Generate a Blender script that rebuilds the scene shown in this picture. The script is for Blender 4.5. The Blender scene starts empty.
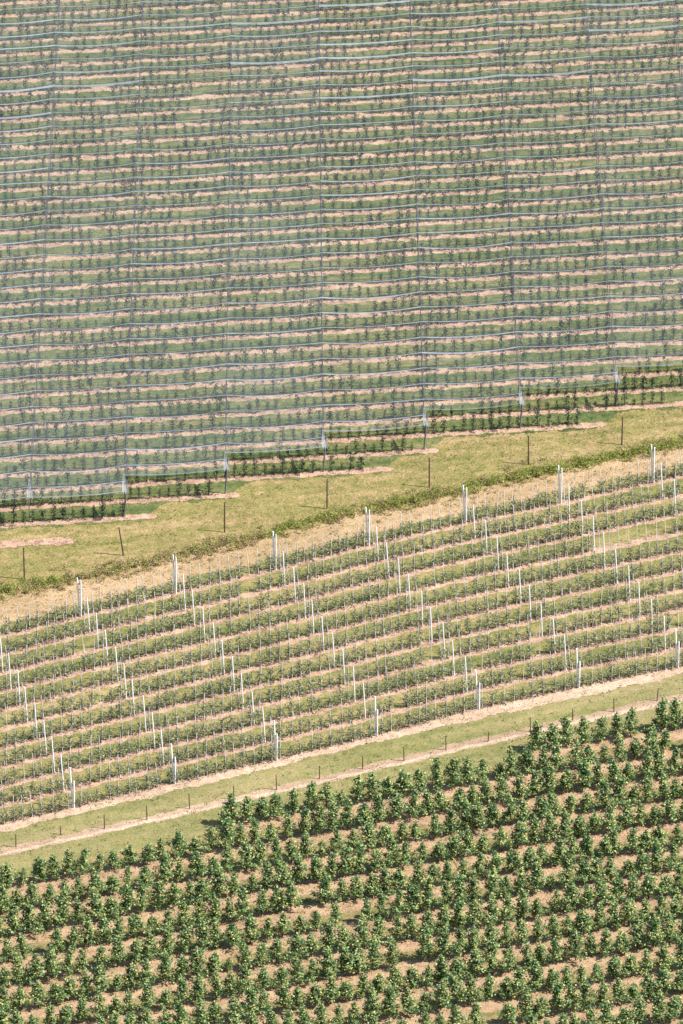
import bpy, math, random
import numpy as np
from mathutils import Vector
rng = np.random.default_rng(11)
random.seed(5)
S = bpy.context.scene
C = S.collection

# ------------------------------------------------------------------ camera geometry
TH = math.radians(27); HC = 4227.0; F = HC/math.tan(TH); R = 783.0
CH = R*math.sin(TH); CD = R*math.cos(TH)
def at(px, py, z=0.0):
    u = (px-341.5)/F; v = -(py-512)/F
    d = np.array([u, math.cos(TH)+v*math.sin(TH), -math.sin(TH)+v*math.cos(TH)])
    return np.array([0, -CD, CH]) + d*((z-CH)/d[2])
def seen(x, y, z=0.0):
    q = (x, y+CD, z-CH)
    w = q[1]*math.cos(TH)-q[2]*math.sin(TH); v = q[1]*math.sin(TH)+q[2]*math.cos(TH)
    return 341.5+F*q[0]/w, 512-F*v/w
cam = bpy.data.cameras.new('camera'); co = bpy.data.objects.new('camera', cam); C.objects.link(co)
co.location = (0, -CD, CH); co.rotation_euler = (math.pi/2-TH, 0, 0)
cam.sensor_fit = 'HORIZONTAL'; cam.sensor_width = 36; cam.lens = 36*F/683
cam.clip_start = 1; cam.clip_end = 6000
S.camera = co

# ------------------------------------------------------------------ light
SAZ, SEL = math.radians(-12), math.radians(50)          # sun to the right and a little towards the viewer
sd = Vector((math.cos(SEL)*math.cos(SAZ), math.cos(SEL)*math.sin(SAZ), math.sin(SEL)))
sl = bpy.data.lights.new('sun', 'SUN'); sl.energy = 5.0; sl.angle = math.radians(.5); sl.color = (1, .93, .87)
so = bpy.data.objects.new('sun', sl); C.objects.link(so)
so.rotation_euler = sd.to_track_quat('Z', 'Y').to_euler()
W = bpy.data.worlds.new('World'); S.world = W; W.use_nodes = True
wn = W.node_tree; bg = wn.nodes['Background']; sk = wn.nodes.new('ShaderNodeTexSky')
sk.sky_type = 'NISHITA'; sk.sun_disc = False; sk.sun_elevation = SEL; sk.sun_rotation = math.pi/2-SAZ
wn.links.new(sk.outputs[0], bg.inputs[0]); bg.inputs[1].default_value = .10
S.view_settings.view_transform = 'Standard'; S.view_settings.look = 'None'
S.view_settings.exposure = EXPO = 0.54; S.view_settings.gamma = 1

# ------------------------------------------------------------------ materials
def newmat(name):
    m = bpy.data.materials.new(name); m.use_nodes = True
    return m, m.node_tree.nodes, m.node_tree.links, m.node_tree.nodes['Principled BSDF']
def noise(n, l, vec, scale, detail=3, rough=.55):
    t = n.new('ShaderNodeTexNoise'); t.inputs['Scale'].default_value = scale
    t.inputs['Detail'].default_value = detail; t.inputs['Roughness'].default_value = rough
    l.new(vec, t.inputs['Vector']); return t.outputs['Fac']
def mth(n, l, op, a, b):
    t = n.new('ShaderNodeMath'); t.operation = op
    for i, v in enumerate((a, b)):
        if isinstance(v, (int, float)): t.inputs[i].default_value = v
        else: l.new(v, t.inputs[i])
    return t.outputs[0]
def ramp(n, l, fac, stops):
    r = n.new('ShaderNodeValToRGB'); e = r.color_ramp.elements
    while len(e) < len(stops): e.new(.5)
    for q, (p, c) in zip(e, stops): q.position = p; q.color = (*c, 1)
    l.new(fac, r.inputs[0]); return r.outputs[0]
def mixc(n, l, fac, a, b):
    m = n.new('ShaderNodeMix'); m.data_type = 'RGBA'
    if isinstance(fac, (int, float)): m.inputs[0].default_value = fac
    else: l.new(fac, m.inputs[0])
    for i, v in ((6, a), (7, b)):
        if isinstance(v, tuple): m.inputs[i].default_value = (*v, 1)
        else: l.new(v, m.inputs[i])
    return m.outputs[2]
def ground_mat(name, stops, rot=12, stretch=.22, w=(.36, .3, .34), s=(.45, 1.1, 4.5), bump=.6, specks=None, thr=.62, fine=1.5):
    m, n, l, b = newmat(name)
    g = n.new('ShaderNodeNewGeometry')
    mp = n.new('ShaderNodeMapping'); mp.vector_type = 'TEXTURE'
    mp.inputs['Rotation'].default_value = (0, 0, math.radians(rot)); mp.inputs['Scale'].default_value = (1/stretch, 1, 1)
    l.new(g.outputs['Position'], mp.inputs['Vector'])
    n1 = noise(n, l, mp.outputs[0], s[0], 4); n2 = noise(n, l, g.outputs['Position'], s[1], 4)
    n3 = noise(n, l, g.outputs['Position'], s[2], 3, .7)
    v = mth(n, l, 'ADD', mth(n, l, 'MULTIPLY', n1, w[0]), mth(n, l, 'ADD', mth(n, l, 'MULTIPLY', n2, w[1]), mth(n, l, 'MULTIPLY', n3, w[2])))
    v = mth(n, l, 'ADD', mth(n, l, 'MULTIPLY', mth(n, l, 'SUBTRACT', v, .5), 3.5), .5)
    c = ramp(n, l, v, stops)
    if specks:
        k = noise(n, l, g.outputs['Position'], 1.7, 5, .7)
        f = ramp(n, l, k, [(thr, (0, 0, 0)), (thr+.06, (1, 1, 1))])
        c = mixc(n, l, f, c, specks)
    n4 = noise(n, l, g.outputs['Position'], 5.5, 4, .75); n5 = noise(n, l, g.outputs['Position'], .16, 3)
    vv = mth(n, l, 'ADD', mth(n, l, 'MULTIPLY', mth(n, l, 'SUBTRACT', n4, .5), fine), mth(n, l, 'MULTIPLY', mth(n, l, 'SUBTRACT', n5, .5), .5))
    hs = n.new('ShaderNodeHueSaturation'); l.new(mth(n, l, 'ADD', vv, 1.0), hs.inputs['Value']); l.new(c, hs.inputs['Color']); c = hs.outputs[0]
    l.new(c, b.inputs['Base Color']); b.inputs['Roughness'].default_value = .95
    b.inputs['Specular IOR Level'].default_value = .15
    bp = n.new('ShaderNodeBump'); bp.inputs['Strength'].default_value = bump; bp.inputs['Distance'].default_value = .12
    l.new(n3, bp.inputs['Height']); l.new(bp.outputs[0], b.inputs['Normal'])
    return m
def leaf_mat(name, stops, transl=.25, vary=.35):
    m, n, l, b = newmat(name)
    g = n.new('ShaderNodeNewGeometry')
    c = ramp(n, l, g.outputs['Random Per Island'], stops)
    k = noise(n, l, g.outputs['Position'], .55, 2)
    k2 = mth(n, l, 'ADD', mth(n, l, 'MULTIPLY', mth(n, l, 'SUBTRACT', k, .5), 2*vary), 1.0)
    h = n.new('ShaderNodeHueSaturation'); l.new(k2, h.inputs['Value']); l.new(c, h.inputs['Color'])
    b.inputs['Roughness'].default_value = .5; b.inputs['Specular IOR Level'].default_value = .35
    l.new(h.outputs[0], b.inputs['Base Color'])
    t = n.new('ShaderNodeBsdfTranslucent'); l.new(h.outputs[0], t.inputs[0])
    x = n.new('ShaderNodeMixShader'); x.inputs[0].default_value = transl
    l.new(b.outputs[0], x.inputs[1]); l.new(t.outputs[0], x.inputs[2])
    l.new(x.outputs[0], n['Material Output'].inputs[0])
    return m
def plain_mat(name, a, b_, scale=6, rough=.8):
    m, n, l, b = newmat(name)
    g = n.new('ShaderNodeNewGeometry')
    c = ramp(n, l, noise(n, l, g.outputs['Position'], scale, 4), [(.35, a), (.65, b_)])
    l.new(c, b.inputs['Base Color']); b.inputs['Roughness'].default_value = rough; return m
def net_mat(name, dens, col):
    m, n, l, b = newmat(name); n.remove(b)
    g = n.new('ShaderNodeNewGeometry')
    mp = n.new('ShaderNodeMapping'); mp.vector_type = 'TEXTURE'; mp.inputs['Rotation'].default_value = (0, 0, math.radians(20))
    mp.inputs['Scale'].default_value = (1, 4, 1); l.new(g.outputs['Position'], mp.inputs['Vector'])
    k = noise(n, l, mp.outputs[0], .8, 5, .65); k1 = noise(n, l, g.outputs['Position'], .12, 2)
    f = mth(n, l, 'MULTIPLY', mth(n, l, 'ADD', mth(n, l, 'MULTIPLY', k, .9), mth(n, l, 'MULTIPLY', k1, .9)), dens)
    kf = noise(n, l, g.outputs['Position'], 3.2, 3, .8)
    f = mth(n, l, 'MULTIPLY', f, mth(n, l, 'ADD', mth(n, l, 'MULTIPLY', g.outputs['Random Per Island'], .55), mth(n, l, 'ADD', mth(n, l, 'MULTIPLY', kf, 1.1), .2)))
    d = n.new('ShaderNodeBsdfDiffuse'); d.inputs[0].default_value = (*col, 1)
    t = n.new('ShaderNodeBsdfTranslucent'); t.inputs[0].default_value = (*col, 1)
    a = n.new('ShaderNodeMixShader'); a.inputs[0].default_value = .4; l.new(d.outputs[0], a.inputs[1]); l.new(t.outputs[0], a.inputs[2])
    tr = n.new('ShaderNodeBsdfTransparent'); x = n.new('ShaderNodeMixShader')
    l.new(f, x.inputs[0]); l.new(tr.outputs[0], x.inputs[1]); l.new(a.outputs[0], x.inputs[2])
    l.new(x.outputs[0], n['Material Output'].inputs[0]); return m

M = {}
M['meadow'] = ground_mat('meadow_grass', [(.08, (.115, .14, .036)), (.32, (.21, .20, .062)), (.58, (.315, .25, .10)), (.88, (.48, .335, .19))], rot=13, stretch=.12, bump=1.0)
M['verge'] = ground_mat('verge_grass', [(.12, (.16, .175, .055)), (.4, (.235, .225, .085)), (.65, (.30, .26, .115)), (.9, (.38, .30, .16))], rot=25, stretch=.1)
M['straw'] = ground_mat('dry_grass', [(.1, (.28, .215, .10)), (.4, (.40, .285, .155)), (.8, (.52, .37, .225))], rot=26, stretch=.1, bump=.4)
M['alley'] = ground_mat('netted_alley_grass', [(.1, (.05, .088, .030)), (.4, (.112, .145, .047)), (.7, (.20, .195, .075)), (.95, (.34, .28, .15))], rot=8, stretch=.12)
M['alley2'] = ground_mat('young_field_grass', [(.1, (.12, .15, .04)), (.38, (.20, .205, .065)), (.65, (.31, .26, .105)), (.95, (.42, .32, .17))], rot=26, stretch=.1)
M['alley3'] = ground_mat('orchard_floor_grass', [(.15, (.14, .155, .055)), (.45, (.24, .205, .085)), (.7, (.36, .26, .13)), (.95, (.42, .29, .17))], rot=17, stretch=.2)
SOIL = [(.1, (.22, .14, .10)), (.35, (.41, .265, .185)), (.6, (.52, .35, .24)), (.9, (.62, .44, .32))]
M['soil'] = ground_mat('bare_soil', SOIL, stretch=.4, w=(.2, .4, .4), bump=.8, specks=(.20, .20, .08), thr=.63)
M['soil_low'] = ground_mat('orchard_soil', [(.1, (.27, .18, .10)), (.4, (.40, .27, .16)), (.8, (.50, .35, .22))], stretch=.4, w=(.2, .4, .4), bump=.8, specks=(.20, .20, .08), thr=.6)
M['headland'] = ground_mat('sandy_headland', [(.1, (.33, .225, .145)), (.35, (.47, .34, .23)), (.6, (.57, .42, .295)), (.9, (.68, .52, .38))], rot=26, stretch=.2, w=(.3, .35, .35), bump=.8, specks=(.20, .20, .08), thr=.63)
M['track'] = ground_mat('track_dirt', [(.1, (.28, .20, .125)), (.4, (.39, .275, .18)), (.8, (.51, .37, .255))], rot=25, stretch=.08, w=(.5, .2, .3), bump=.5, specks=(.28, .24, .12), thr=.66)
M['rut'] = ground_mat('packed_dirt', [(.1, (.40, .29, .195)), (.4, (.51, .385, .27)), (.8, (.62, .48, .35))], rot=25, stretch=.08, bump=.3)
M['leaf'] = leaf_mat('apple_leaf', [(0, (.022, .095, .045)), (.27, (.08, .21, .07)), (.5, (.20, .34, .11)), (.74, (.45, .52, .24)), (.93, (.66, .59, .18))])
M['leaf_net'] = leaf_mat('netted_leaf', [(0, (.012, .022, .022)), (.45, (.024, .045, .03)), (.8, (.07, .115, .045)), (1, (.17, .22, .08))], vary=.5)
M['leaf_young'] = leaf_mat('young_leaf', [(0, (.03, .06, .045)), (.33, (.085, .13, .075)), (.6, (.20, .25, .13)), (.85, (.40, .43, .25)), (1, (.54, .52, .34))], vary=.4)
M['weed'] = leaf_mat('weed_leaf', [(0, (.10, .16, .025)), (.4, (.24, .31, .05)), (.75, (.44, .50, .10)), (1, (.58, .54, .17))], .45, .5)
M['weed_dry'] = leaf_mat('dry_weed_leaf', [(0, (.14, .13, .04)), (.4, (.32, .26, .10)), (.75, (.46, .36, .17)), (1, (.56, .43, .24))], .25, .4)
M['tuft'] = leaf_mat('grass_blade', [(0, (.12, .15, .04)), (.5, (.22, .22, .075)), (1, (.38, .31, .15))], .3, .3)
M['weed_low'] = leaf_mat('low_weed_leaf', [(0, (.07, .11, .03)), (.5, (.15, .20, .05)), (1, (.28, .30, .10))], .3, .4)
M['bark'] = plain_mat('bark', (.035, .025, .022), (.09, .065, .05), 9)
M['bark_shade_young'] = plain_mat('young_bark_and_foot_shade', (.05, .038, .045), (.10, .075, .075), 9)
M['white'] = plain_mat('pale_concrete', (.80, .80, .80), (.92, .92, .92), 3)
M['bamboo'] = plain_mat('bleached_stake', (.62, .59, .54), (.85, .83, .78), 2)
M['wood'] = plain_mat('weathered_wood', (.075, .045, .032), (.16, .10, .07), 5)
M['netpost'] = plain_mat('grey_post', (.10, .10, .12), (.2, .19, .20), 2)
M['cable'] = plain_mat('dark_cable', (.025, .035, .065), (.05, .065, .10), 2)
M['net'] = net_mat('hail_netting', .108, (.50, .61, .68))
M['net_band'] = net_mat('folded_netting', .60, (.54, .61, .69))
M['net_corner'] = net_mat('gathered_netting', .6, (.66, .72, .76))

# ------------------------------------------------------------------ mesh helpers
class MB:
    def __init__(s): s.v = []; s.f = []; s.n = 0; s.mi = []
    def add(s, v, f, mi=0):
        v = np.asarray(v, float).reshape(-1, 3); s.v.append(v); s.f.append((np.asarray(f, np.int64)+s.n)); s.n += len(v)
        s.mi.append(np.full(len(f), mi, np.int32)); return s
    def mesh(s, name, mats, smooth=False):
        me = bpy.data.meshes.new(name); v = np.vstack(s.v)
        me.vertices.add(len(v)); me.vertices.foreach_set('co', v.ravel())
        loops = np.concatenate([f.ravel() for f in s.f]); tot = np.concatenate([np.full(len(f), f.shape[1]) for f in s.f])
        me.loops.add(len(loops)); me.loops.foreach_set('vertex_index', loops.astype(np.int32))
        me.polygons.add(len(tot)); st = np.concatenate([[0], np.cumsum(tot)[:-1]])
        me.polygons.foreach_set('loop_start', st.astype(np.int32)); me.polygons.foreach_set('loop_total', tot.astype(np.int32))
        for m in (mats if isinstance(mats, list) else [mats]): me.materials.append(m)
        me.polygons.foreach_set('material_index', np.concatenate(s.mi))
        if smooth: me.polygons.foreach_set('use_smooth', np.ones(len(tot), bool))
        me.update(); me.validate(); return me
def link(name, me, parent=None, loc=None):
    o = bpy.data.objects.new(name, me); C.objects.link(o)
    if parent: o.parent = parent
    if loc is not None: o.location = loc
    return o
def tag(o, label=None, cat=None, group=None, kind=None):
    if label: o['label'] = label
    if cat: o['category'] = cat
    if group: o['group'] = group
    if kind: o['kind'] = kind
    return o
def tube(mb, pts, rad, n=5, mi=0):
    pts = [np.asarray(p, float) for p in pts]; vs = []
    for i, p in enumerate(pts):
        d = pts[min(i+1, len(pts)-1)]-pts[max(i-1, 0)]; d = d/np.linalg.norm(d)
        a = np.cross(d, (0, 1, 0) if abs(d[1]) < .9 else (1, 0, 0)); a /= np.linalg.norm(a); b = np.cross(d, a)
        for k in range(n):
            t = 2*math.pi*k/n; vs.append(p+rad[i]*(math.cos(t)*a+math.sin(t)*b))
    fs = [[i*n+k, i*n+(k+1) % n, (i+1)*n+(k+1) % n, (i+1)*n+k] for i in range(len(pts)-1) for k in range(n)]
    mb.add(vs, fs, mi)
    m = len(pts)-1
    top = [m*n+k for k in range(n)]
    mb.add([vs[i] for i in top], [list(range(n))], mi)
def leaves(mb, c, size, r, up=.5, mi=0, asp=.6):
    c = np.asarray(c); n = len(c)
    nrm = r.normal(size=(n, 3)); nrm[:, 2] = np.abs(nrm[:, 2])+up; nrm /= np.linalg.norm(nrm, axis=1)[:, None]
    t = r.normal(size=(n, 3)); a = np.cross(nrm, t); a /= np.linalg.norm(a, axis=1)[:, None]; b = np.cross(nrm, a)
    s = (np.asarray(size)*r.uniform(.7, 1.3, n))[:, None]*.5
    bend = nrm*s*.35
    v = np.stack([c-a*s, c-b*s*asp-bend, c+a*s, c+b*s*asp-bend], 1).reshape(-1, 3)
    mb.add(v, np.arange(4*n).reshape(-1, 4), mi)

# ------------------------------------------------------------------ 1D wobble for ragged borders
def wob(seed, amp=1.0, base=.9):
    r = np.random.default_rng(seed); ks = [(base*2**i*r.uniform(.8, 1.25), r.uniform(0, 6.28), .74**i) for i in range(7)]
    return lambda t: amp*sum(a*np.sin(k*t+p) for k, p, a in ks)/1.6
def ribbon(mb, pts, lo, hi, z, seed, amp=.16, step=.09, ends=.5):
    """ribbon beside a polyline, offsets lo/hi across it, both borders ragged"""
    P = np.array([p[:2] for p in pts]); d = np.r_[0, np.cumsum(np.linalg.norm(np.diff(P, axis=0), axis=1))]
    t = np.arange(0, d[-1], step); x = np.interp(t, d, P[:, 0]); y = np.interp(t, d, P[:, 1])
    tx = np.gradient(x); ty = np.gradient(y); L = np.hypot(tx, ty); nx, ny = -ty/L, tx/L
    a, b = wob(seed, amp, 1.3), wob(seed+777, amp, 1.3)
    mid = (lo+hi)/2; e = np.clip(np.minimum(t, d[-1]-t)/ends, 0, 1)**.5
    l_ = mid+(lo+a(t)-mid)*e; h_ = mid+(hi+b(t)-mid)*e
    v = np.stack([np.c_[x+nx*l_, y+ny*l_, np.full(len(t), z)], np.c_[x+nx*h_, y+ny*h_, np.full(len(t), z)]], 1).reshape(-1, 3)
    i = np.arange(len(t)-1)*2
    mb.add(v, np.stack([i, i+2, i+3, i+1], 1))
def band(mb, low, high, z, seed, amp=.2, step=.1):
    """sheet between two borders, each given as pixel points on the ground"""
    A = np.array([at(*p)[:2] for p in low]); B = np.array([at(*p)[:2] for p in high])
    x = np.arange(max(A[0, 0], B[0, 0]), min(A[-1, 0], B[-1, 0]), step)
    ya = np.interp(x, A[:, 0], A[:, 1])+wob(seed, amp)(x); yb = np.interp(x, B[:, 0], B[:, 1])+wob(seed+55, amp)(x)
    yb = np.maximum(yb, ya+.02)
    v = np.stack([np.c_[x, ya, np.full(len(x), z)], np.c_[x, yb, np.full(len(x), z)]], 1).reshape(-1, 3)
    i = np.arange(len(x)-1)*2; mb.add(v, np.stack([i, i+2, i+3, i+1], 1))
def structure(name, mb, mat): return tag(link(name, mb.mesh(name, mat)), kind='structure')

# ------------------------------------------------------------------ lattices of the three plantings
PHI = math.radians(7.58); SP, CP = math.sin(PHI), math.cos(PHI)
def rowP(k): return 18.85-3.40*k            # k counts down towards the meadow
def rowy(k, x): return (rowP(k)+x*SP)/CP
COLX = [-48.5, -39.0, -29.5, -20.6, -11.1, -1.8, 7.9, 17.2, 26.6, 36.0, 45.3]
KEND = {-48.5: 6, -39.0: 6, -29.5: 6, -20.6: 5, -11.1: 4, -1.8: 3, 7.9: 2, 17.2: 1, 26.6: 0, 36.0: -1, 45.3: -1}
KTOP = -33
def colx(i, y): return COLX[i]-.0062*(y-15)
ROWEND = {0: at(666, 403.5)[0], 1: at(585, 422)[0], 2: at(412, 446)[0], 3: at(366, 469)[0], 4: at(212, 494)[0], 5: at(129, 517)[0]}

c1 = [(-108, 664), (-15, 640), (80, 616), (175, 592.7), (274.7, 569.3), (368, 545), (465, 522.7), (560, 502.7), (652.5, 482), (745, 462)]
c2 = [(-28, 831), (73, 807), (174, 783), (275.7, 759.6), (376, 735.3), (478, 708.6), (578, 687), (677, 667), (776, 647), (876, 628)]
A1 = np.array([at(*p)[:2] for p in c1]); A2 = np.array([at(*p)[:2] for p in c2])
def mid(c, r):                                                         # c: column 0..9 (float), r: row 0..10
    P = A1+(A2-A1)*r/10.0; i = np.arange(len(P))
    return np.array([np.interp(c, i, P[:, 0]), np.interp(c, i, P[:, 1])])

PH3 = math.radians(18.75); O3 = at(430, 791.5)[:2]
D3 = np.array([math.cos(PH3), math.sin(PH3)]); N3 = np.array([math.sin(PH3), -math.cos(PH3)]); SP3 = 4.02
START3 = {0: at(537, 754)[:2], 1: at(230, 823)[:2]}
def low(r, t): return O3+N3*((r-1)*SP3+.00039*t*t)+D3*t

# ------------------------------------------------------------------ the ground
mb = MB(); mb.add([(-1500, -900, -.03), (1500, -900, -.03), (1500, 2600, -.03), (-1500, 2600, -.03)], [[0, 1, 2, 3]])
structure('ground', mb, M['meadow'])
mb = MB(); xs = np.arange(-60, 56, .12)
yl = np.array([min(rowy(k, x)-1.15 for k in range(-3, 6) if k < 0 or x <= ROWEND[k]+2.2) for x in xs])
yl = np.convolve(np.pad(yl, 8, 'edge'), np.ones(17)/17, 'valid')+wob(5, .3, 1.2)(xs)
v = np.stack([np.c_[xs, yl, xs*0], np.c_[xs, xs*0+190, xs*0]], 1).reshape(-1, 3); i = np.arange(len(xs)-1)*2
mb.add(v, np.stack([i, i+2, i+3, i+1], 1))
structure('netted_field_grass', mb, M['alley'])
soilA = MB()
for k in range(KTOP, 6):
    x1 = 52 if k < 0 else ROWEND[k]+(2.6 if k != 1 else 2.0)
    ribbon(soilA, [(-52, rowy(k, -52)), (x1, rowy(k, x1))], -.86, .22, .004, 100+k, .16)
p = [at(-40, 546), at(76, 540)]; ribbon(soilA, p, -.75, .6, .004, 91, .2)

structure('netted_field_soil', soilA, M['soil'])
hedge = [(-60, 602), (0, 590), (90, 573), (165, 557), (230, 543), (305, 521), (380, 506), (447, 492), (540, 470), (613, 455), (683, 441), (780, 421)]
row1 = [(x, y+4) for x, y in c1]
mb = MB(); band(mb, row1, [(x, y+3) for x, y in hedge], .0, 21, .35); structure('dry_grass_strip', mb, M['straw'])
mb = MB(); band(mb, [(x, y+4) for x, y in c2], [(x, y-11) for x, y in c1], .004, 31, .5); structure('young_field_grass', mb, M['alley2'])
soilB = MB()
for r in range(11):
    ribbon(soilB, [mid(c, r) for c in np.linspace(0, 9, 40)], -.66, .32, .008, 200+r, .17)
structure('young_field_soil', soilB, M['soil'])
soil_edge = [(-60, 846), (0, 832.5), (58, 818.5), (150, 797), (235, 777), (340, 750.6), (460, 723), (583, 696.5), (683, 674.5), (760, 657)]
mb = MB(); band(mb, soil_edge, [(x, y+1) for x, y in c2], .012, 41, .22); structure('bare_headland', mb, M['headland'])
trk = [(-60, 870), (0, 856.6), (100, 834.6), (200, 812), (340, 779.5), (460, 751), (583, 723.4), (683, 701.5), (760, 685)]
mb = MB(); band(mb, [(x, y+45) for x, y in trk], [(x, y-1) for x, y in soil_edge], .0, 51, .1); structure('grass_verge', mb, M['verge'])
mb = MB(); band(mb, trk, [(x, y-7.6-(y < 760)*1.2) for x, y in trk], .004, 61, .16); structure('dirt_track', mb, M['track'])
mb = MB(); tp = [at(x, y-2) for x, y in trk]; ribbon(mb, tp, -.22, .22, .010, 63, .14)
structure('wheel_rut', mb, M['rut'])
mb = MB(); band(mb, [(-200, 1150), (900, 1150)], [(-60, 893), (228, 829), (250, 815), (530, 757), (545, 744), (780, 705)], .004, 71, .3); structure('orchard_floor', mb, M['alley3'])
soilC = MB()
for r in range(0, 17):
    t0 = -52
    if r in START3: t0 = float(np.dot(START3[r]-O3, D3))-1.0
    ribbon(soilC, [low(r, t) for t in np.linspace(t0, 40, 30)], -1.75, .55, .008, 300+r, .2)
structure('orchard_soil', soilC, M['soil_low'])

# ------------------------------------------------------------------ plants
def mature(seed):
    r = np.random.default_rng(seed); Ht = r.uniform(2.1, 3.0)
    tk = MB(); lean = r.normal(0, .10, 2)
    path = [(0, 0, -.05), (lean[0]*.3, lean[1]*.3, .7), (lean[0]*.7, lean[1]*.7, 1.5), (lean[0], lean[1], Ht*.93)]
    tube(tk, path, [.05, .042, .03, .01], 6)
    cl = []
    nb = int(r.integers(13, 20)); a0 = r.uniform(0, 6.28); asym = r.uniform(0, .35); adir = r.uniform(0, 6.28)
    for i in range(nb):
        h = .38+(Ht-.75)*(i/nb)**.95; a = a0+i*2.4+r.normal(0, .3)
        q = h/Ht; L = (1.0*(1-q)**.95+.05)*r.uniform(.4, 1.25)*(1+asym*math.cos(a-adir))
        s = np.array([lean[0]*q, lean[1]*q, h]); e = s+np.array([math.cos(a)*L, math.sin(a)*L, .28*L+r.uniform(0, .18)])
        tube(tk, [s, (s+e)/2+np.array([0, 0, -.04]), e], [.018, .012, .005], 4)
        for f in (.4, .72, 1.0):
            if r.random() < .9: cl.append((s+(e-s)*f, r.uniform(.15, .25)*(1.2-.35*q)))
    for h in np.arange(.6, Ht, .24): cl.append((np.array([lean[0]*h/Ht+r.normal(0, .05), lean[1]*h/Ht+r.normal(0, .05), h]), .17*(1.2-.55*h/Ht)))
    cl.append((np.array([lean[0], lean[1], Ht]), .07))
    cr = MB()
    for c, rad in cl:
        n = int(112*rad); leaves(cr, c+r.normal(size=(n, 3))*rad*[.62, .62, .58], .185, r, .9, asp=.7)
    return [('trunk', tk, M['bark']), ('crown', cr, M['leaf'])]
def netted(seed):
    r = np.random.default_rng(seed); Ht = r.uniform(1.15, 1.95)
    tk = MB(); l0 = r.normal(0, .05)
    tube(tk, [(0, 0, -.05), (l0*.5, 0, .8), (l0, 0, Ht)], [.042, .034, .014], 4)
    cr = MB(); a0 = r.uniform(0, 6)
    for i in range(9):
        h = .35+(Ht-.4)*i/9; a = a0+i*2.4; L = r.uniform(.1, .34)*(1.15-.6*h/Ht)
        s = np.array([l0*h/Ht, 0, h]); e = s+np.array([math.cos(a)*L, math.sin(a)*L, .12])
        tube(tk, [s, e], [.015, .007], 3)
        n = r.integers(9, 22); leaves(cr, e+r.normal(size=(n, 3))*.11, .16, r, .4)
    n = 55; leaves(cr, np.c_[r.normal(0, .36, n), r.normal(0, .10, n), np.abs(r.normal(.1, .12, n))+.03], .14, r, .4)  # low foliage, added also to darken the row foot as its shadow band
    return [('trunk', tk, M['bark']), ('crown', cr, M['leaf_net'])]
def young(seed):
    r = np.random.default_rng(seed); Ht = r.uniform(1.15, 1.75)
    tk = MB(); tube(tk, [(0, 0, -.05), (.02, 0, .6), (0, .01, Ht)], [.024, .02, .008], 4)
    cr = MB(); a0 = r.uniform(0, 6)
    for i in range(11):
        h = .32+(min(Ht, 1.15)-.3)*i/11; a = a0+i*2.4; L = r.uniform(.2, .58)*(1.15-.55*i/11)
        s = np.array([0, 0, h]); e = s+np.array([math.cos(a)*L, math.sin(a)*L, .14])
        tube(tk, [s, e], [.011, .005], 3)
        for f in (.55, 1):
            n = r.integers(4, 11); leaves(cr, s+(e-s)*f+r.normal(size=(n, 3))*.12, .15, r, .7)
    n = 12; leaves(tk, np.c_[r.normal(0, .26, n), r.normal(-.08, .10, n), np.abs(r.normal(.03, .06, n))+.03], .17, r, .8)  # dark bark-coloured flakes around the foot, painting in the leaf shadow
    n = int((Ht-1.0)*14)+2; hh = r.uniform(1.0, Ht+.05, n)
    leaves(cr, np.c_[r.normal(0, .04, n), r.normal(0, .04, n), hh], .11, r, .1)
    return [('trunk', tk, M['bark_shade_young']), ('crown', cr, M['leaf_young'])]
class Kind:
    def __init__(s, name, maker, n, cat):
        s.name = name; s.cat = cat; s.var = []
        for i in range(n):
            parts = maker(1000+i*17)
            s.var.append([(pn, mb, mb.mesh(pn, mt), mt) for pn, mb, mt in parts])
    def place(s, loc, rz, sc, vi, label, group):
        e = bpy.data.objects.new(s.name, None); e.empty_display_size = .3; C.objects.link(e)
        e.location = (loc[0], loc[1], 0); e.rotation_euler = (0, 0, rz); e.scale = (sc, sc, sc)
        tag(e, label, s.cat, group)
        for pn, _, me, _ in s.var[vi]:
            link(pn, me, e)
        return e
    def mass(s, name, items, label, cat, group=None):
        """the rest of the kind, one mesh"""
        big = MB(); mats = [p[3] for p in s.var[0]]
        for loc, rz, sc, vi in items:
            c_, s_ = math.cos(rz)*sc, math.sin(rz)*sc
            for mi, (pn, mb, me, mt) in enumerate(s.var[vi]):
                off = 0
                for v, f in zip(mb.v, mb.f):
                    w = np.c_[v[:, 0]*c_-v[:, 1]*s_+loc[0], v[:, 0]*s_+v[:, 1]*c_+loc[1], v[:, 2]*sc]
                    big.add(w, f-off, mi); off += len(v)
        return tag(link(name, big.mesh(name, mats)), label, cat, group, 'stuff')
ONES = 'zeroth first second third fourth fifth sixth seventh eighth ninth tenth eleventh twelfth thirteenth fourteenth fifteenth sixteenth seventeenth eighteenth nineteenth'.split()
TENS = {2: ('twentieth', 'twenty-'), 3: ('thirtieth', 'thirty-'), 4: ('fortieth', 'forty-'), 5: ('fiftieth', 'fifty-'), 6: ('sixtieth', 'sixty-'), 7: ('seventieth', 'seventy-')}
def nth(i): return ONES[i] if i < 20 else (TENS[i//10][0] if i % 10 == 0 else TENS[i//10][1]+ONES[i % 10])
def inframe(x, y, z=0, m=0): a, b = seen(x, y, z); return -m <= a <= 683+m and -m <= b <= 1024+m

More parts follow.
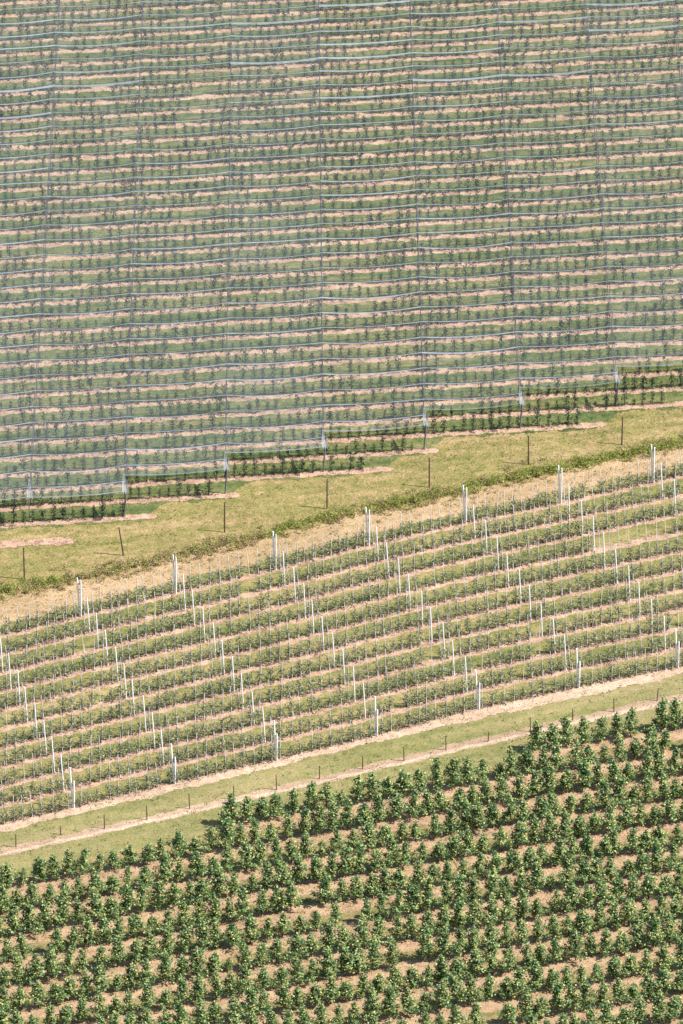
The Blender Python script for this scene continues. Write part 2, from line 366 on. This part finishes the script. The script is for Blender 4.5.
# lower orchard -------------------------------------------------------
KM = Kind('apple_tree', mature, 24, 'apple tree')
items = []
for r in range(0, 14):
    t = -50+random.uniform(0, 1)
    if r in START3: t = float(np.dot(START3[r]-O3, D3))
    row = []
    while t < 40:
        p = low(r, t)+rng.normal(0, .08, 2)
        px, py = seen(*p); 
        sc = random.choice([.84, .94, .99, 1.03, 1.07, 1.14])*random.uniform(.95, 1.06)
        if random.random() < .05: sc *= .72
        miss = random.random() < .012
        if -60 < px < 745 and py < 1062 and not miss: row.append([p, random.uniform(0, 6.28), sc, random.randrange(24), px, py])
        t += random.gauss(1.44, .09)
    vis = [q for q in row if 0 <= q[4] <= 683 and q[5]-27*q[2] < 1024]
    for i, q in enumerate(vis):
        n = len(vis)
        side = ('left', i+1) if i < n/2 else ('right', n-i)
        w = 'short' if q[2] < .87 else 'low' if q[2] < .96 else 'tall' if q[2] > 1.09 else 'bushy'
        lab = f'{w} leafy apple tree, {nth(side[1])} from the {side[0]} in the {nth(r+1)} row below the dirt track'
        area = q[2]**2*(min(1024, q[5])-(q[5]-27*q[2]))/(27*q[2])*(1+.1*(q[5]-700)/300)*(1 if 6 < q[4] < 677 else .5)
        q += [lab, area]
    for q in row:
        if len(q) == 6: q += [None, 0]
    items += row
items.sort(key=lambda q: -q[7])
for q in items[:300]: KM.place(q[0], q[1], q[2], q[3], q[6], 'apple trees in the lower orchard rows')
KM.mass('smaller_apple_trees', [q[:4] for q in items[300:]], 'smaller and cut-off apple trees filling gaps in the lower orchard rows', 'apple trees')

# netted field --------------------------------------------------------
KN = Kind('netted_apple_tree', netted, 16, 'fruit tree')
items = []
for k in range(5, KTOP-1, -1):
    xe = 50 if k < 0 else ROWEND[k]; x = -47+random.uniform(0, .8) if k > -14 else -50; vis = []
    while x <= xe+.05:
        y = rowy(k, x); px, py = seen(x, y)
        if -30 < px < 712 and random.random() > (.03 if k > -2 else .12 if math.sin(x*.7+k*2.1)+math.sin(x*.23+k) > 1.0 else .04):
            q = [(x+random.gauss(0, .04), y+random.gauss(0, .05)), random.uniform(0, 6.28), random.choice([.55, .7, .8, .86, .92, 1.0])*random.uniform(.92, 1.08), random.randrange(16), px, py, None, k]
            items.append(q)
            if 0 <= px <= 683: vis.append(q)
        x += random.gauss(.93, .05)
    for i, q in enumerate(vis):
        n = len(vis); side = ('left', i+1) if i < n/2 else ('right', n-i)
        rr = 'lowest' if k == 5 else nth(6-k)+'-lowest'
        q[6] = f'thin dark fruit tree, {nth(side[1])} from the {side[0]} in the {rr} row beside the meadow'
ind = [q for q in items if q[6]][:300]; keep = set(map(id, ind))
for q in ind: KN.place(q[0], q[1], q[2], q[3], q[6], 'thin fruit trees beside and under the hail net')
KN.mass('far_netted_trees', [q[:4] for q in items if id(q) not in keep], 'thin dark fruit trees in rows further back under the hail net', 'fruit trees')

# young trees with stakes --------------------------------------------
KY = Kind('young_apple_tree', young, 14, 'young tree')
def stake_mesh(i):
    mb = MB(); r = np.random.default_rng(i+4); h = r.choice([2.0, 2.2, 2.3, 2.4, 2.5]); l = r.normal(-.08, .10)
    tube(mb, [(0, 0, -.08), (l*.5, 0, h/2), (l, 0, h)], [.028, .027, .026], 6); return mb, mb.mesh('support_stake', M['bamboo'])
ST = [stake_mesh(i) for i in range(8)]
items = []
for r in range(11):
    for b in range(9):
        nb = 10 if b % 2 else 11; vis = []
        for j in range(nb):
            c = b+(j+.5)/nb+random.gauss(0, .006); p = mid(c, r)
            px, py = seen(*p)
            if px < -25 or px > 712: continue
            full = not (r in (3,) and 608 < px < 668)          # the bare gap in the fourth row at the right
            q = [p+rng.normal(0, .04, 2), random.uniform(0, 6.28), random.uniform(.82, 1.16), random.randrange(14), px, py, None, None, full and random.random() > .03, r]
            items.append(q)
            if 0 <= px <= 683: vis.append((q, j))
        first = mid(b, r); fx, fy = seen(*first)
        # the posts of this row that stand inside the frame, counted from the left
        cols = [c for c in range(10) if 0 <= seen(*mid(c, r))[0] <= 683]
        for q, j in vis:
            if b in cols: ref = (cols.index(b)+1, j+1, 'right')
            else: ref = (1, nb-j, 'left')
            base = f'{nth(ref[1])} to the {ref[2]} of white post {{}}, {nth(r+1)} row from the top'
            num = ['one', 'two', 'three', 'four', 'five', 'six', 'seven', 'eight'][ref[0]-1]
            # every row's posts are counted from the left
            q[6] = f'small young tree, {nth(ref[1])} {ref[2]} of the {nth(ref[0])} white post in the {nth(r+1)} staked row'
            q[7] = f'thin pale stake, {nth(ref[1])} {ref[2]} of the {nth(ref[0])} white post in the {nth(r+1)} staked row'
trees = [q for q in items if q[6] and q[8]]; trees.sort(key=lambda q: -q[5]); ind = trees[:300]; keep = set(map(id, ind))
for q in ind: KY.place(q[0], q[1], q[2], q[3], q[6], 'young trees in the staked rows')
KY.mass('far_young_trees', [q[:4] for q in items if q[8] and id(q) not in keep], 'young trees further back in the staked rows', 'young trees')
# the first row's stakes stand free against the dry grass and show largest, then the nearest rows
gone = {id(q) for q in items if q[9] and random.random() < .12}; items = [q for q in items if id(q) not in gone]
sk_ = [q for q in items if q[7]]; sk_.sort(key=lambda q: -(q[5]+(1000 if q[9] == 0 else 0))); ind = sk_[:300]; keep = set(map(id, ind))
for q in ind:
    o = link('support_stake', ST[q[3] % 8][1], None, (q[0][0]+.07, q[0][1]-.06, 0)); o.rotation_euler = (0, 0, random.gauss(0, .2))
    o.scale = (1.25, 1.25, 1.1) if q[9] == 0 else (1, 1, .9+.2*random.random()); tag(o, q[7], 'stake', 'stakes tied beside the young trees')
big = MB()
for q in items:
    if id(q) in keep: continue
    mb = ST[q[3] % 8][0]; off = 0; h = .88+.24*random.random()
    for v, f in zip(mb.v, mb.f): big.add(v*[1, 1, h]+[q[0][0]+.07, q[0][1]-.06, 0], f-off); off += len(v)
tag(link('far_support_stakes', big.mesh('far_support_stakes', M['bamboo'])), 'thin pale stakes further back among the young trees', 'stakes', None, 'stuff')

# white posts ----------------------------------------------------------
def post_mesh(name, h, w, lx, ly, mat, tip=.8, n=8):
    mb = MB(); tube(mb, [(0, 0, -.1), (lx*.5, ly*.5, h*.5), (lx*.985, ly*.985, h*.985), (lx, ly, h)], [w, w*.95, w*.9, w*.9*tip], n)
    return mb.mesh(name, mat)
for r in range(11):
    cols = [c for c in range(10) if -4 <= seen(*mid(c, r))[0] <= 690]
    for i, c in enumerate(cols):
        p = mid(c, r); end = r in (0, 10)
        h = 4.0 if end else random.gauss(3.6, .05)
        lean = random.gauss(-.20, .03)
        o = link('white_post', post_mesh('white_post', h, .078 if end else .060, lean, 0, M['white']), None, (p[0]+(random.gauss(0, .06) if not end else 0), p[1]-.05, 0))
        rw = 'top' if r == 0 else 'bottom' if r == 10 else nth(r+1)
        tag(o, f'{"tall" if end else "slim"} white post, {nth(i+1)} from the left in the {rw} staked row', 'post', 'white posts in the staked rows')
        if end:
            hh = 3.75 if r == 0 else 2.7
            o = link('white_post', post_mesh('white_post', hh, .07, .02, 0, M['white']), None, (p[0]+.10, p[1]-.14, 0))
            tag(o, f'thinner leaning white post paired with the {nth(i+1)} tall post in the {rw} staked row', 'post', 'leaning second posts of the pairs')

# fence posts ----------------------------------------------------------
up_f = [(-76, 604), (24.5, 579), (123.6, 555), (224.6, 532), (327, 508.4), (429.4, 487), (528.5, 464.3), (621.8, 444.4)]
hts = [28, 30, 26.5, 28.5, 28.5, 28, 27.7, 26.5]
for i, ((x, y), h) in enumerate(zip(up_f, hts)):
    if i == 0: continue
    p = at(x, y); hh = h/(math.cos(TH)*10.2); mb = MB()
    lx = -.4 if i == 2 else random.gauss(0, .03)
    tube(mb, [(0, 0, -.1), (lx*.5, 0, hh*.5), (lx, 0, hh-.03), (lx, 0, hh)], [.075, .07, .066, .05], 8)
    o = link('fence_post', mb.mesh('fence_post', M['wood']), None, (p[0], p[1], 0))
    tag(o, f'{"leaning" if i == 2 else "tall"} brown wooden post on the meadow, {nth(i)} from the left', 'fence post', 'brown posts across the meadow')
lo_f = [(16, 847, 13), (60.5, 834.5, 9), (104.5, 828.5, 14), (147, 819.6, 14), (189.6, 808.7, 15), (234, 799.7, 14), (276.6, 789.8, 15), (319.4, 778.8, 13), (362.6, 769, 13), (404, 761, 14), (446, 750, 14), (488, 741.7, 10),
        (530.5, 731.7, 15), (572.7, 719.6, 11), (614, 711.8, 14), (657, 700.8, 13)]
for i, (x, y, h) in enumerate(lo_f):
    p = at(x, y); hh = h/(math.cos(TH)*11.2); mb = MB(); lx = random.gauss(0, .04)
    tube(mb, [(0, 0, -.1), (lx*.5, 0, hh*.5), (lx, 0, hh-.02), (lx, 0, hh)], [.05, .048, .045, .035], 8)
    o = link('fence_post', mb.mesh('fence_post', M['wood']), None, (p[0], p[1], 0))
    tag(o, f'short dark fence post along the dirt track, {nth(i+1)} from the left', 'fence post', 'short posts along the dirt track')

# hail net -------------------------------------------------------------
ZR, ZV = 3.70, 3.52
npm = [post_mesh('net_post', 3.72, .04, random.gauss(0, .07), random.gauss(0, .04), M['netpost'], n=6) for _ in range(8)]
npe = post_mesh('net_post', 3.72, .085, .3, .1, M['netpost'], n=6)
sag = {}
for k in range(KTOP, 7):
    rr = 'lowest' if k == 5 else nth(6-k)+'-lowest' if k < 6 else ''
    cs = [i for i in range(len(COLX)) if k <= KEND[COLX[i]] and k < 6]
    vis = []
    for i in cs:
        y = rowy(k, COLX[i]); x = colx(i, y); y = rowy(k, x)
        if -15 < seen(x, y, 2)[0] < 698 and seen(x, y, 4)[1] < 1024 and seen(x, y, 0)[1] > 0: vis.append((i, x, y))
    for n_, (i, x, y) in enumerate(vis):
        e = k == KEND[COLX[i]]
        o = link('net_post', npe if e else npm[(i*7+k) % 8], None, (x, y, 0))
        tag(o, f'{"leaning end" if e else "slim dark"} net post, {nth(n_+1)} from the left in the {rr} netted row', 'net post', 'posts carrying the hail net')
def sagof(k, i, f, kind):
    s = sag.setdefault((round(k*2), i), abs(random.gauss(.24, .07)))
    return 4*f*(1-f)*s
def strip_pts(k, i, us, P, z, wig=0):
    """points along bay i at across-row offset P (from row k)"""
    out = []
    for f in us:
        y0 = rowy(k, COLX[i])+P; xa = colx(i, y0); xb = colx(i+1, y0); x = xa+(xb-xa)*f
        y = rowy(k, x)+P/CP
        out.append((x, y, z-sagof(k+(-.5 if P > .5 else .5 if P < -.5 else 0), i, f, 0)))
    return out
for k in range(KTOP, 7):
    net = MB(); fold = MB(); cab = MB(); corners = []
    bays = [i for i in range(len(COLX)-1) if k < KEND[COLX[i]]]
    if not bays: continue
    us = np.linspace(0, 1, 13)
    up_ = (rowP(k-1)-rowP(k))/2
    dn = (rowP(k)-rowP(k+1))/2
    for i in bays:
        y0 = rowy(k, COLX[i])
        last = k == KEND[COLX[i]]-1
        prof = [(up_, ZV, 0), (up_*.5, (ZR+ZV)/2-.05, 0), (0, ZR, 0)]
        prof += [(-dn*.5, (ZR+ZV)/2-.05, 0), (-dn, ZV, 0)]
        rows = [strip_pts(k, i, us, P, z) for P, z, _ in prof]
        n = len(us); v = [p for row in rows for p in row]
        f = [[a*n+j, a*n+j+1, (a+1)*n+j+1, (a+1)*n+j] for a in range(len(rows)-1) for j in range(n-1)]
        net.add(v, f)
        # folded overlap along the valley, its width differing from bay to bay
        w = random.choice([.05, .07, .09, .16]) if k > -20 else random.choice([.06, .08, .12, .2, .3, .42])
        a_ = strip_pts(k, i, us, 0, ZR+.03)
        b_ = [(x, y-w*random.uniform(.7, 1.3), z-.05) for x, y, z in a_]
        fold.add(a_+b_, [[j, j+1, n+j+1, n+j] for j in range(n-1)])
        c_ = strip_pts(k, i, us, .1, ZR); tube(cab, c_, [.034]*n, 3)  # ridge cable, thickened and set back to stand in for a shadow line
        c_ = strip_pts(k, i, us, up_, ZV-.03); tube(cab, [(x, y+.05, z) for x, y, z in c_], [.01]*n, 3)
        if last:   # hem of the open edge
            a_ = strip_pts(k, i, us, -dn, ZV+.02); b_ = [(x, y-.03*random.uniform(.6, 1.5), z-.08) for x, y, z in a_]
            fold.add(a_+b_, [[j, j+1, n+j+1, n+j] for j in range(n-1)])
            corners.append(i)
    nn = 'lowest' if k == 5 else nth(6-k)+'-lowest'
    e = bpy.data.objects.new('hail_net', None); C.objects.link(e); e.location = (0, rowy(k, 0), 0)
    tag(e, f'translucent grey-green hail net strip stretched over posts, {nn} of the strips', 'hail net', 'hail net strips over the upper orchard')
    inv = -np.array([0, rowy(k, 0), 0])
    for nm, m_, mt in (('netting', net, M['net']), ('folded_seam', fold, M['net_band']), ('cable', cab, M['cable'])):
        o = link(nm, m_.mesh(nm, mt), e, (0, float(inv[1]), 0))
    for i in corners:
        if i+1 >= len(COLX): continue
        m_ = MB(); y2 = rowy(k, COLX[i+1])-dn; x2 = colx(i+1, y2); y1 = rowy(k-1, x2)-dn
        r_ = np.random.default_rng(i)
        m = 6; top = [(x2-.06+.12*j/m, y1-.02*j, ZV+.1) for j in range(m+1)]
        bot = [(x2-.1+.62*j/m, y2+.2+r_.uniform(-.15, .15), ZV-.1-(.3 if j % 2 else 0)) for j in range(m+1)]
        md = [((a[0]+b[0])/2-.05, (a[1]+b[1])/2, (a[2]+b[2])/2-.05-(.06 if j % 2 else 0)) for j, (a, b) in enumerate(zip(top, bot))]
        n = m+1
        m_.add(top+md+bot, [[a*n+j, a*n+j+1, (a+1)*n+j+1, (a+1)*n+j] for a in range(2) for j in range(m)])
        link('gathered_corner', m_.mesh('gathered_corner', M['net_corner']), e, (0, float(inv[1]), 0))

# undergrowth and grass -------------------------------------------------
H2 = np.array([at(*p)[:2] for p in hedge]); hd = np.r_[0, np.cumsum(np.linalg.norm(np.diff(H2, axis=0), axis=1))]
def clumps(segs, dens, mat, name, label, hmax, width, size):
    mb = MB(); r = np.random.default_rng(len(name))
    for a, b, dn in segs:
        xa, xb = at(a, 540)[0], at(b, 540)[0]
        for _ in range(int((xb-xa)*dens*dn)):
            x = r.uniform(xa, xb); y = np.interp(x, H2[:, 0], H2[:, 1])+r.normal(-.6, width)
            rad = r.uniform(.15, .42); h = r.uniform(.25, hmax); n = int(34*rad/.3)
            leaves(mb, np.array([x, y, h*.45])+r.normal(size=(n, 3))*[rad*.6, rad*.6, h*.28], size, r, 1.0)
    v = [np.maximum(q, [-1e9, -1e9, .01]) for q in mb.v]; mb.v = v
    tag(link(name, mb.mesh(name, mat)), label, 'undergrowth', None, 'stuff')
clumps([(-30, 65, 1.2), (262, 345, 1.3), (65, 262, .3), (345, 520, 1.1), (520, 720, 1.6)], 10, M['weed'], 'green_undergrowth', 'bright green weeds and low scrub along the edge of the meadow', .95, .62, .15)
clumps([(-30, 720, .5), (60, 265, 1.0), (330, 500, .7)], 9, M['weed_dry'], 'dry_undergrowth', 'straw-coloured rough grass and dead weeds along the edge of the meadow', .7, .95, .15)
# tufts in the meadow, verge and alleys
def scatter(name, label, mat, n, size, seed, y0, y1, cl=1, spread=.3, zmax=.05, up=.5):
    mb = MB(); r = np.random.default_rng(seed); pts = []
    for _ in range(n):
        x, y, _z = at(r.uniform(-12, 695), r.uniform(y0, y1))
        for _c in range(cl): pts.append((x+r.normal(0, spread), y+r.normal(0, spread), r.uniform(.02, zmax)))
    leaves(mb, np.array(pts), size, r, up)
    tag(link(name, mb.mesh(name, mat)), label, 'grass', None, 'stuff')
scatter('grass_tufts', 'short dry and green grass tufts all over the meadow and alleys', M['tuft'], 30000, .14, 8, 0, 1000)
def strip_tufts():
    mb = MB(); r = np.random.default_rng(31); pts = []
    for _ in range(900):
        c = r.uniform(0, 8.6); p = mid(c, 0); hy = np.interp(p[0], H2[:, 0], H2[:, 1]); f = r.uniform(.1, 1.0)
        for _c in range(3): pts.append((p[0]+r.normal(0, .12), p[1]+(hy-p[1])*f+r.normal(0, .12), r.uniform(.03, .2)))
    leaves(mb, np.array(pts), .15, r, .6)
    tag(link('straw_tufts', mb.mesh('straw_tufts', M['weed_dry'])), 'tufts of straw-coloured grass between the weeds and the first staked row', 'grass', None, 'stuff')
strip_tufts()
scatter('low_weeds', 'small green weeds creeping over the soil strips and grass', M['weed_low'], 3800, .13, 9, 380, 1000, 6, .16, .12)
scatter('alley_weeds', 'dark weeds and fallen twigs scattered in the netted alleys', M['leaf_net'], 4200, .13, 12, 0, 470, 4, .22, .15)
